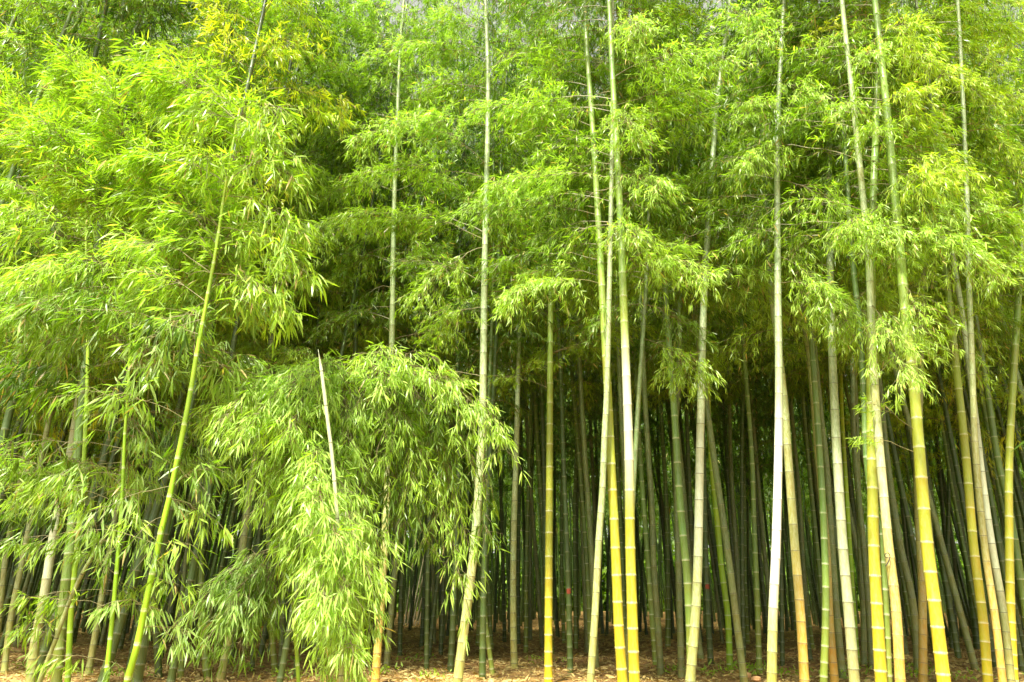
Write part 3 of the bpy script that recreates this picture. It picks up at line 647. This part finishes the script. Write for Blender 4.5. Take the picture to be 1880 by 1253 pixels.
arm0 = on_px('DROOP', 690)
for i, (y0, tx, ty, pal, dd, rs) in enumerate(A):
    s0 = BAM['DROOP']['path'][-1 - (i % 4) * 2]
    branch('DROOP', y0, tx, ty, pal, dd, start=s0, rise=rs, dens=1.25, twig=.25, hang=.6, droop=.3, leaf=.118, bare=.3, dead=.005)
# the bright leaf mass at left, on the young lime bamboos, with larger leaves
LM = []
for i in range(64):
    tx = random.uniform(-40, 520); top = 95 if tx < 230 else (95 + (tx - 230) * .38)
    ty = top + (random.random() ** 1.0) * (600 - top)
    LM.append((tx, ty))
for i, (tx, ty) in enumerate(LM):
    key = 'L1' if tx > 230 else ('L4' if i % 2 else 'L2')
    p = BAM[key]['path']
    y0 = min(780, max(230 if key == 'L1' else 430, ty + random.uniform(-60, 140)))
    pal = 'bright' if ty < 380 else ('lime' if ty < 520 else 'pale')
    if ty < 250 and random.random() < .12: pal = 'yellow'
    branch(key, y0, tx, ty, pal, (random.uniform(.1, .9) if key == 'L1' else random.uniform(-.8, .3)), rise=.2, dens=2.7 if ty < 420 else 2.1, twig=.36, leaf=.138, hang=.5, flat=.4, dead=.025, rw=.004)
for y0, tx, ty in [(160,380,170),(180,520,200),(230,340,210),(230,500,250),(280,540,330),(300,350,300),(360,545,420),(330,530,280),(420,560,500),(500,520,560)]:
    branch('L1', y0, tx, ty, 'bright', -.25, rise=.2, dens=2.3, twig=.32, leaf=.15, hang=.5, rw=.004)
for i in range(44):                                # looser, shadier sprays lower down
    tx = random.uniform(-60, 470); ty = random.uniform(560, 960)
    key = random.choice(['L1', 'L2', 'L4', 'L4', 'L2']); y0 = min(980, max(560, ty + random.uniform(-80, 60)))
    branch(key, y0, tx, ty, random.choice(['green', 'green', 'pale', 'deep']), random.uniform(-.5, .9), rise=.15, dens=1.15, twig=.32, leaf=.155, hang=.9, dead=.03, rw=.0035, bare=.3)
for i in range(20):
    tx = random.uniform(-30, 330); ty = random.uniform(860, 1130); key = random.choice(['L2', 'L4', 'L1'] if tx > 120 else ['L2', 'L4'])
    branch(key, min(1130, ty - random.uniform(-30, 60)), tx, ty, random.choice(['green', 'pale', 'bright']), random.uniform(-.5, .1), rise=.12, dens=.9, twig=.2, leaf=.13, hang=.9, dead=.03, rw=.003, bare=.35)
for key, y0, tx, ty in [('L1',1165,345,1165),('L2',1215,90,1205),('L2',1210,215,1225),('L1',1100,210,1105),('L1',1070,330,1075),('L1',990,345,1000),('L3',1100,40,1160),('L4',1180,30,1150),
                        ('L2',1060,130,1010),('L2',1000,180,1040),('L4',980,70,1010),('L4',1020,10,1000),('L1',940,240,990),('L1',930,400,960),('L3',1010,200,985),('L4',900,20,930)]:
    branch(key, y0, tx, ty, random.choice(['green', 'pale', 'bright']), -.2, rise=.12, dens=1.0, twig=.2, leaf=.13, hang=1.1, dead=.03, rw=.003, bare=.35)

# ================================================================== the rest of the grove
CROWNS = []; TRUNKS = []
for v in range(9):
    H = 15; bend = [random.uniform(-.5, .5), random.uniform(-.5, .5)]
    path = [np.array([bend[0] * (z / H) ** 2 + .04 * math.sin(z * .8 + v), bend[1] * (z / H) ** 2, z]) for z in np.linspace(-.03, H, 9)]
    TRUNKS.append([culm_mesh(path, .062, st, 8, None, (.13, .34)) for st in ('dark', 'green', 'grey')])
    pp = catmull(path); g = Geo(); az = 0
    for z in np.concatenate([np.linspace((4.3, 5.6, 6.9)[v % 3], 9.5, (26, 21, 15)[v % 3]), np.linspace(9.6, H - .2, 46)]):
        p = pp[int(np.argmin(abs(pp[:, 2] - z)))]; az += 2.4 + random.uniform(-.5, .5); f = 1 - max(0, (z - 10) / (H - 10)) * .5
        L = random.uniform(.9, 1.7) * f * (.7 if z < 5.5 else 1)
        spray(g, p, p + np.array([math.cos(az) * L, math.sin(az) * L, random.uniform(-.1, .55) * f]), random.choice(['green', 'deep', 'deep', 'deep'] if v < 6 else (['yellow', 'yellow', 'bright', 'gold'] if v < 8 else ['bright', 'green', 'bright'])), dens=.8, twig=.48, rise=.2, leaf=.15, dead=.02)  # darker leaf colours on most rear crowns imitate the shade there
    CROWNS.append(g.both_mesh('crown'))

taken = [(b['off'][0], b['off'][1]) for b in BAM.values()]
spots = []
def free(x, y, m):
    for a, b in taken:
        if (a - x) ** 2 + (b - y) ** 2 < m * m: return False
    return True
tries = 0
while len(spots) < 1350 and tries < 60000:
    tries += 1
    y = random.uniform(9.8, 56) if random.random() < .9 else random.uniform(9.8, 20)
    x = random.uniform(-1, 1) * (.84 * y + 2.)
    near = y < 17
    if near and random.random() < .55: continue
    if y < 12.5 and -4.5 < x < 8: continue
    if y < 14 and x > .5 * y: continue
    if y < 22 and -.17 * y < x < .02 * y and random.random() < .5: continue
    if free(x, y, .75 if y < 20 else .6): taken.append((x, y)); spots.append((x, y))
spots.sort(key=lambda s: s[1])
NIND = 300 - len(BAM) - 2
LBL = {0: 'dark green bamboo culm standing in the shade behind the bright front row',
       1: 'olive green bamboo culm with thin pale rings standing in shade behind the bright front row',
       2: 'greyish bamboo culm standing in the shade behind the bright front row'}
LBL2 = {0: 'thin dark green bamboo culm far back in the gloom of the grove',
        1: 'thin olive bamboo culm with pale rings far back in the gloom of the grove',
        2: 'thin greyish bamboo culm far back in the gloom of the grove'}
def place(x, y, v, c, rot, tilt, sc):
    e = bpy.data.objects.new('bamboo', None); COL.objects.link(e); e.location = (x, y, base_z(y) - .02); e.empty_display_size = .2
    e.rotation_euler = (tilt[0], tilt[1], 0); e.scale = sc
    a = link('culm', TRUNKS[v][c], e); b = link('crown', CROWNS[v], e)
    a.rotation_euler.z = rot; b.rotation_euler.z = rot
    return e
def tiltfor(x, y):
    lean = .09 if x < -.28 * y else 0
    return (max(-.05, min(.05, random.gauss(0, .03))), lean + max(-.06, min(.06, random.gauss(0, .035))))
for i, (x, y) in enumerate(spots[:NIND]):
    c = random.choice([0, 0, 0, 1, 1, 2]); s = random.uniform(.8, 1.12)
    v = random.randrange(6)
    if x < -.42 * y and random.random() < .6: v = random.choice([6, 7, 8])
    elif x < -.05 * y and y < 20 and random.random() < .35: v = 8  # brighter leaf colours stand in for skylight on this stand
    if x > .42 * y and random.random() < .65: v = random.choice([6, 8, 8])
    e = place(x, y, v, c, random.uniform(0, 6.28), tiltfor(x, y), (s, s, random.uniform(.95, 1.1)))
    tag(e, (LBL if y < 19 else LBL2)[c], 'bamboo', ('shaded bamboos behind the front row' if y < 19 else 'bamboos far back in the grove') + ', ' + ('dark green', 'olive', 'greyish')[c])

# deepest bamboos and those beside and behind the visible wedge: one mass
def mass(name, places, label, cullz=0):
    big = [[], [], [], [], [], []]; nv = 0
    for (x, y, v, c, rot, tilt, s) in places:
        for me in (TRUNKS_LOW[v], CROWN_LOW[v]):
            V0, Z0, I0, M0, C0, K0 = me
            ca, sa = math.cos(rot), math.sin(rot)
            R = np.array([[ca, -sa, 0], [sa, ca, 0], [0, 0, 1]])
            V = V0 @ R.T * s; V = V + V[:, 2:3] * np.array([tilt[1], -tilt[0], 0]) + np.array([x, y, base_z(y) - .02])
            for L_, a in zip(big, (V, Z0, I0 + nv, M0, C0, K0)): L_.append(a)
            nv += len(V)
    V, Z, I, M, C_, K_ = [np.concatenate(b) for b in big]
    me = build_mesh(name, V, Z, I, [LEAF, CULM], mat_idx=M, attrs={'tint': C_, 'mark': K_})
    o = link(name, me); tag(o, label, 'bamboo thicket', None, 'stuff'); return o
TRUNKS_LOW = []; CROWN_LOW = []
def extract(me, mi):
    n = len(me.vertices); V = np.empty(n * 3, np.float32); me.vertices.foreach_get('co', V)
    I = np.empty(len(me.loops), np.int32); me.loops.foreach_get('vertex_index', I)
    Z = np.empty(len(me.polygons), np.int32); me.polygons.foreach_get('loop_total', Z)
    C_ = np.ones(n * 4, np.float32); me.color_attributes['tint'].data.foreach_get('color', C_)
    K = np.zeros((n, 4), np.float32)
    if 'mark' in me.color_attributes:
        k = np.empty(n * 4, np.float32); me.color_attributes['mark'].data.foreach_get('color', k); K = k.reshape(-1, 4)
    return V.reshape(-1, 3), Z, I, np.full(len(Z), mi), C_.reshape(-1, 4), K
for v in range(3):
    path = [np.array([.3 * math.sin(v * 2 + z * .25), .2 * math.cos(v + z * .3), z]) for z in np.linspace(0, 15, 7)]
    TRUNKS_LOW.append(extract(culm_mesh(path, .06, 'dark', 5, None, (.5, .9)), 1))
    g = Geo(); az = 0
    for z in np.linspace(5, 14.8, 20):
        az += 2.4; L = random.uniform(1.0, 1.8) * (1 - max(0, z - 8) * .12)
        p = np.array([path[int(z / 2.5)][0], path[int(z / 2.5)][1], z])
        spray(g, p, p + np.array([math.cos(az) * L, math.sin(az) * L, random.uniform(0, .5)]), 'green', dens=.32, twig=.6, leaf=.34, rise=.2)
    g.V = []; CROWN_LOW.append(extract(g.leaf_mesh('c'), 0))
far = [(x, y, random.randrange(3), 0, random.uniform(0, 6.28), tiltfor(x, y), random.uniform(.85, 1.1)) for x, y in spots[NIND:]]
side = []
for i in range(150):
    y = random.uniform(7, 46); s_ = random.choice([-1, 1]); x = s_ * (.90 * y + 3.5 + random.uniform(0, 9))
    side.append((x, y, random.randrange(3), 0, random.uniform(0, 6.28), (0, 0), 1.))
mass('deep_bamboo_thicket', far, 'countless thin dark bamboos massed in the deepest shade of the grove')
mass('side_bamboo_thicket', side, 'bamboos massed at both ends of the grove')

# sunlit trees beyond the grove, glimpsed as green glints between the culms
g = Geo()
for i in range(430):
    x = random.uniform(-62, 62); y = random.uniform(60, 68); z = 1 + random.uniform(0, 1) ** 1.4 * 17
    if i > 260: z = random.uniform(.8, 5)
    n = 330; r = random.uniform(1.2, 2.6)
    P = np.array([x, y, z + .8]) + rng.normal(0, 1, (n, 3)) * np.array([r, r * .6, r * .6])
    P[:, 2] = np.maximum(P[:, 2], 1.2)
    D_ = norm(rng.normal(0, 1, (n, 3)) + np.array([0, -.3, -.3])); Ln = rng.uniform(.35, .8, n)
    g.leaves(P, D_, Ln, Ln * .42, leaf_cols(n, 'green' if i % 4 else 'bright', 0))
for i in range(50):
    x = random.uniform(-60, 60); y = random.uniform(61, 66); g.tube([(x, y, .9), (x + .3, y, 7), (x, y + .3, 15)], .22, .06, 6)
o = link('woodland', g.both_mesh('woodland')); tag(o, 'bright green trees glimpsed far behind the dark grove', 'woodland', None, 'stuff')

# ================================================================== ground
def hgt(x, y): return SLOPE * np.clip(y - 9, 0, 51) + .05 * np.sin(x * .7 + 1.3) * np.cos(y * .5) + .03 * np.sin(x * 1.9 + y * 1.3)
xs = np.concatenate([np.linspace(-400, -45, 8), np.linspace(-40, 40, 170), np.linspace(45, 400, 8)])
ys = np.concatenate([np.linspace(-60, 2, 8), np.linspace(3, 50, 190), np.linspace(55, 600, 12)])
X, Y = np.meshgrid(xs, ys); Zg = hgt(X, Y) * (np.abs(X) < 42) + rng.normal(0, .014, X.shape) * (np.abs(X) < 42) * (Y > 2) * (Y < 52) - .01
nx, ny = len(xs), len(ys); i = np.arange(ny - 1)[:, None] * nx; j = np.arange(nx - 1)[None]
I = np.stack([i + j, i + j + 1, i + nx + j + 1, i + nx + j], -1).reshape(-1)
o = link('ground', build_mesh('ground', np.stack([X, Y, Zg], -1).reshape(-1, 3), np.full((nx - 1) * (ny - 1), 4), I, [GROUND], smooth=True))
tag(o, kind='structure')
# fallen leaves and sheaths
LITTER = leaf_material('dry_leaf', .1, .7)
g = Geo(); n = 60000
yy = 11 + rng.uniform(0, 1, n) ** 1.5 * 24; xx = rng.uniform(-1, 1, n) * (.75 * yy + 1)
P = np.stack([xx, yy, hgt(xx, yy) + rng.uniform(.0, .03, n)], 1)
Dd = norm(np.concatenate([rng.normal(0, 1, (n, 2)), rng.normal(.05, .22, (n, 1))], 1))
Ln = rng.uniform(.06, .17, n); t = rng.uniform(0, 1, (n, 1))
Cc = np.array([.60, .43, .15]) * (1 - t) + np.array([.36, .215, .065]) * t; Cc = Cc * rng.uniform(.6, 1.3, (n, 1))
g.leaves(P, Dd, Ln, Ln * rng.uniform(.12, .28, n), Cc)
o = link('leaf_litter', g.leaf_mesh('leaf_litter', mat=LITTER)); tag(o, 'tan fallen bamboo leaves covering the grove floor', 'leaf litter', None, 'stuff')
# little green weeds
g = Geo()
for x, y in [(1000,1215),(1370,1235),(1388,1240),(1350,1228),(1600,1225),(1666,1226),(1670,1240),(1552,1246),(445,1230),(545,1222),(690,1240),(790,1248),(1440,1242),(1690,1232),(1776,1250),(520,1245),
             (600,1240),(640,1225),(760,1215),(240,1245),(120,1240),(1300,1240),(1240,1235),(60,1230),(1560,1235),(1700,1248)]:
    r = ray(x, y); d = foot_d(r); c = at(x, y, d); c[2] += .02; n = 46
    P = c + rng.normal(0, 1, (n, 3)) * np.array([.22, .22, .0]) + np.array([0, 0, .0]); P[:, 2] = c[2] + rng.uniform(-.02, .10, n)
    g.leaves(P, norm(rng.normal(0, 1, (n, 3)) + np.array([0, 0, .9])), rng.uniform(.05, .13, n), rng.uniform(.02, .04, n), leaf_cols(n, 'bright', 0))
o = link('weeds', g.leaf_mesh('weeds')); tag(o, 'small green weeds sprouting from the brown grove floor', 'weeds', None, 'stuff')

def gpx(x, y):
    r = ray(x, y); return at(x, y, foot_d(r))
CLOD = simple_mat('pale_clay', (.52, .30, .13), .9, 8, .3, .5)
def clod(x, y, rx, label, squash=.6):
    import bmesh
    bm = bmesh.new(); bmesh.ops.create_icosphere(bm, subdivisions=3, radius=1)
    ph = random.uniform(0, 9)
    for v in bm.verts:
        c = v.co; k = 1 + .16 * math.sin(c.x * 3 + ph) * math.cos(c.y * 4 + ph) + .08 * math.sin(c.z * 7 + ph * 2)
        v.co = Vector((c.x * k * rx, c.y * k * rx * .9, c.z * k * rx * squash))
    me = bpy.data.meshes.new('clod'); bm.to_mesh(me); bm.free(); me.materials.append(CLOD)
    for p in me.polygons: p.use_smooth = True
    p = gpx(x, y); o = link('clay_clod', me, None, (p[0], p[1], p[2] + rx * squash * .6)); tag(o, label, 'clod', 'clay clods on the grove floor')
clod(1370, 1244, .085, 'rounded tan clay clod beside weeds, left one of two right of the lime culm')
clod(1389, 1250, .075, 'smaller tan clay clod at the bottom edge left of the chalk white culm')
clod(1434, 1240, .05, 'small clay lump on the litter just right of the chalk white culm')
clod(1530, 1110, .16, 'heap of pale dry soil seen far back between the culms', .5)
# dry fallen culms seen under the drooping clump
STICK = simple_mat('orange_dry_culm', (.62, .22, .05), .6, 12, .3)
for a, b, r, lb in [((445,1164),(512,1149),.03,'orange dry fallen bamboo stick lying across the floor under the low drooping spray'),
                    ((535,1158),(560,1166),.03,'short orange dry stick lying right of the longer fallen one')]:
    g = Geo(); p, q = gpx(*a), gpx(*b); p[2] += .07; q[2] += .07; m = (p + q) / 2; g.tube([p - m, (p - m) * .3 + np.array([0, 0, .02]), q - m], r, r * .8, 8)
    o = link('fallen_stick', g.wood_mesh('stick', mat=STICK), None, tuple(m)); tag(o, lb, 'stick', 'dry sticks on the floor')
# leaning bundle of pale dry canes in the shadow under the leafy arm
DRY = simple_mat('bleached_cane', (.52, .44, .28), .6, 6, .3)
for k in range(7):
    x0 = 742 + k * 5; g = Geo(); p = gpx(x0, 1150 - k % 3); q = at(x0 + 22 + k * 4, 985 + 9 * (k % 3), p[1] + .4)
    g.tube([np.zeros(3), (q - p) * .5 + np.array([.02, 0, 0]), q - p], .03, .018, 6)
    o = link('dry_cane', g.wood_mesh('dry_cane', mat=DRY), None, tuple(p))
    tag(o, 'bleached dry cane leaning in the shadow beneath the leafy arm', 'cane', 'bleached canes leaning under the leafy arm')
# red paint marks and the curled tendril
RED = simple_mat('red_paint', (.30, .05, .02), .6, 60, .4)
def paint_mark(key, y, hh=.05):
    b = BAM[key]; c = on_px(key, y); r = b['r'] * 1.02; V = []; n = 7; m = 4
    for j in range(m + 1):
        for i_ in range(n + 1):
            a = -math.pi / 2 + (i_ / n - .5) * 1.5 + .15 * math.sin(j * 2.1); z = (j / m - .5) * 2 * hh * (1 - .25 * abs(i_ / n - .5) * 2)
            V.append((c[0] + math.cos(a) * r, c[1] + math.sin(a) * r, c[2] + z))
    I = []
    for j in range(m):
        for i_ in range(n): q = j * (n + 1) + i_; I += [q, q + 1, q + n + 2, q + n + 1]
    link('paint_mark', build_mesh('paint_mark', np.array(V) - b['off'], [4] * (n * m), I, [RED], smooth=True), b['e'])
for k, y in (('L11', 1096), ('M23', 1078), ('M10', 1092)): paint_mark(k, y)
BLK = simple_mat('black_tendril', (.02, .015, .01), .5, 30, .2)
g = Geo(); pt = []
for k in range(22):
    a = k / 21
    if a < .6: px, py = 1626 + 8 * math.sin(a * 2.6), 1040 - 22 * a / .6 * .9
    else: ang = (a - .6) / .4 * 5.2; px, py = 1629 + 4.5 * math.cos(ang) , 1020 - 4.5 * math.sin(ang)
    pt.append(at(px, py, BAM['R12']['d'] - .085))
g.tube(pt, .006, .005, 5); link('tendril', g.wood_mesh('tendril', BAM['R12']['off'], BLK), BAM['R12']['e'])
# one leaf of a nearby twig reaching in at the right edge
g = Geo(); dn = 2.2; a = at(1925, 790, dn); b = at(1850, 815, dn)
g.leaves(np.array([a]), np.array([b - a]), np.array([np.linalg.norm(b - a)]), np.array([.02]), np.array([[.05, .13, .03]]))
gw = Geo(); gw.tube([at(1990, 700, dn), at(1945, 770, dn), a], .003, .0015, 5)
o = link('bamboo_twig', gw.wood_mesh('twig', a), None, tuple(a)); link('leaf', g.leaf_mesh('leaf', a), o)
tag(o, 'single blurred green leaf tip poking in at the right edge', 'twig')
# teal scrap and white scrap at the bottom edge
TEAL = simple_mat('teal_plastic', (.01, .32, .34), .4, 20, .1)
def scrap(x, y, d, mat, name, label, cat, sx=.07, sz=.05):
    import bmesh
    bm = bmesh.new(); bmesh.ops.create_grid(bm, x_segments=8, y_segments=6, size=1)
    for v in bm.verts: v.co = Vector((v.co.x * sx, v.co.y * .04 + .015 * math.sin(v.co.x * 4), sz * (.5 - v.co.x ** 2 * .4) + .012 * math.sin(v.co.y * 5 + v.co.x * 3)))
    bmesh.ops.solidify(bm, geom=bm.faces[:], thickness=.004)
    me = bpy.data.meshes.new(name); bm.to_mesh(me); bm.free(); me.materials.append(mat)
    p = at(x, y, d); o = link(name, me, None, tuple(p)); tag(o, label, cat); return o

# ================================================================== sky, sun, camera
w = bpy.data.worlds.new('World'); SC.world = w; w.use_nodes = True; nt = w.node_tree; nt.nodes.clear()
sk = nt.nodes.new('ShaderNodeTexSky'); sk.sky_type = 'NISHITA'; sk.sun_disc = False
EL, AZ = math.radians(60), math.radians(180 + 22)     # sun high behind the camera, a little to the left
sk.sun_elevation = EL; sk.sun_rotation = AZ; sk.air_density = 1.; sk.dust_density = 3.5; sk.ozone_density = 1
hs = nt.nodes.new('ShaderNodeHueSaturation'); hs.inputs['Saturation'].default_value = .0
bg = nt.nodes.new('ShaderNodeBackground'); bg.inputs['Strength'].default_value = .08; ow = nt.nodes.new('ShaderNodeOutputWorld')
nt.links.new(sk.outputs[0], hs.inputs['Color']); wm = nt.nodes.new('ShaderNodeMix'); wm.data_type = 'RGBA'; wm.blend_type = 'MULTIPLY'; wm.inputs[0].default_value = 1; wm.inputs[7].default_value = (1, .985, .92, 1)
nt.links.new(hs.outputs[0], wm.inputs[6]); nt.links.new(wm.outputs[2], bg.inputs[0]); nt.links.new(bg.outputs[0], ow.inputs[0])
sd = bpy.data.lights.new('sun', 'SUN'); sd.energy = 4.3; sd.angle = math.radians(6); sd.color = (1, .95, .84)
so = bpy.data.objects.new('sun', sd); COL.objects.link(so)
sdir = Vector((math.sin(AZ) * math.cos(EL), math.cos(AZ) * math.cos(EL), math.sin(EL)))
so.rotation_euler = sdir.to_track_quat('Z', 'Y').to_euler(); so.location = (-8, -12, 20)
cd = bpy.data.cameras.new('camera'); cd.sensor_width = 36; cd.lens = F / 1880 * 36; cd.clip_end = 2000; cd.clip_start = .05
co = bpy.data.objects.new('camera', cd); COL.objects.link(co); co.location = (0, 0, CH); co.rotation_euler = (math.pi / 2 + PITCH, 0, 0)
SC.camera = co
SC.view_settings.view_transform = 'Standard'; SC.view_settings.look = 'None'; SC.view_settings.gamma = 1; SC.view_settings.exposure = 1.88
SC.cycles.max_bounces = 7; SC.cycles.diffuse_bounces = 3; SC.cycles.glossy_bounces = 2; SC.cycles.transmission_bounces = 4; SC.cycles.transparent_max_bounces = 4
SC.cycles.use_adaptive_sampling = True; SC.cycles.adaptive_threshold = .02; SC.cycles.use_denoising = True
SC.cycles.sample_clamp_indirect = 6
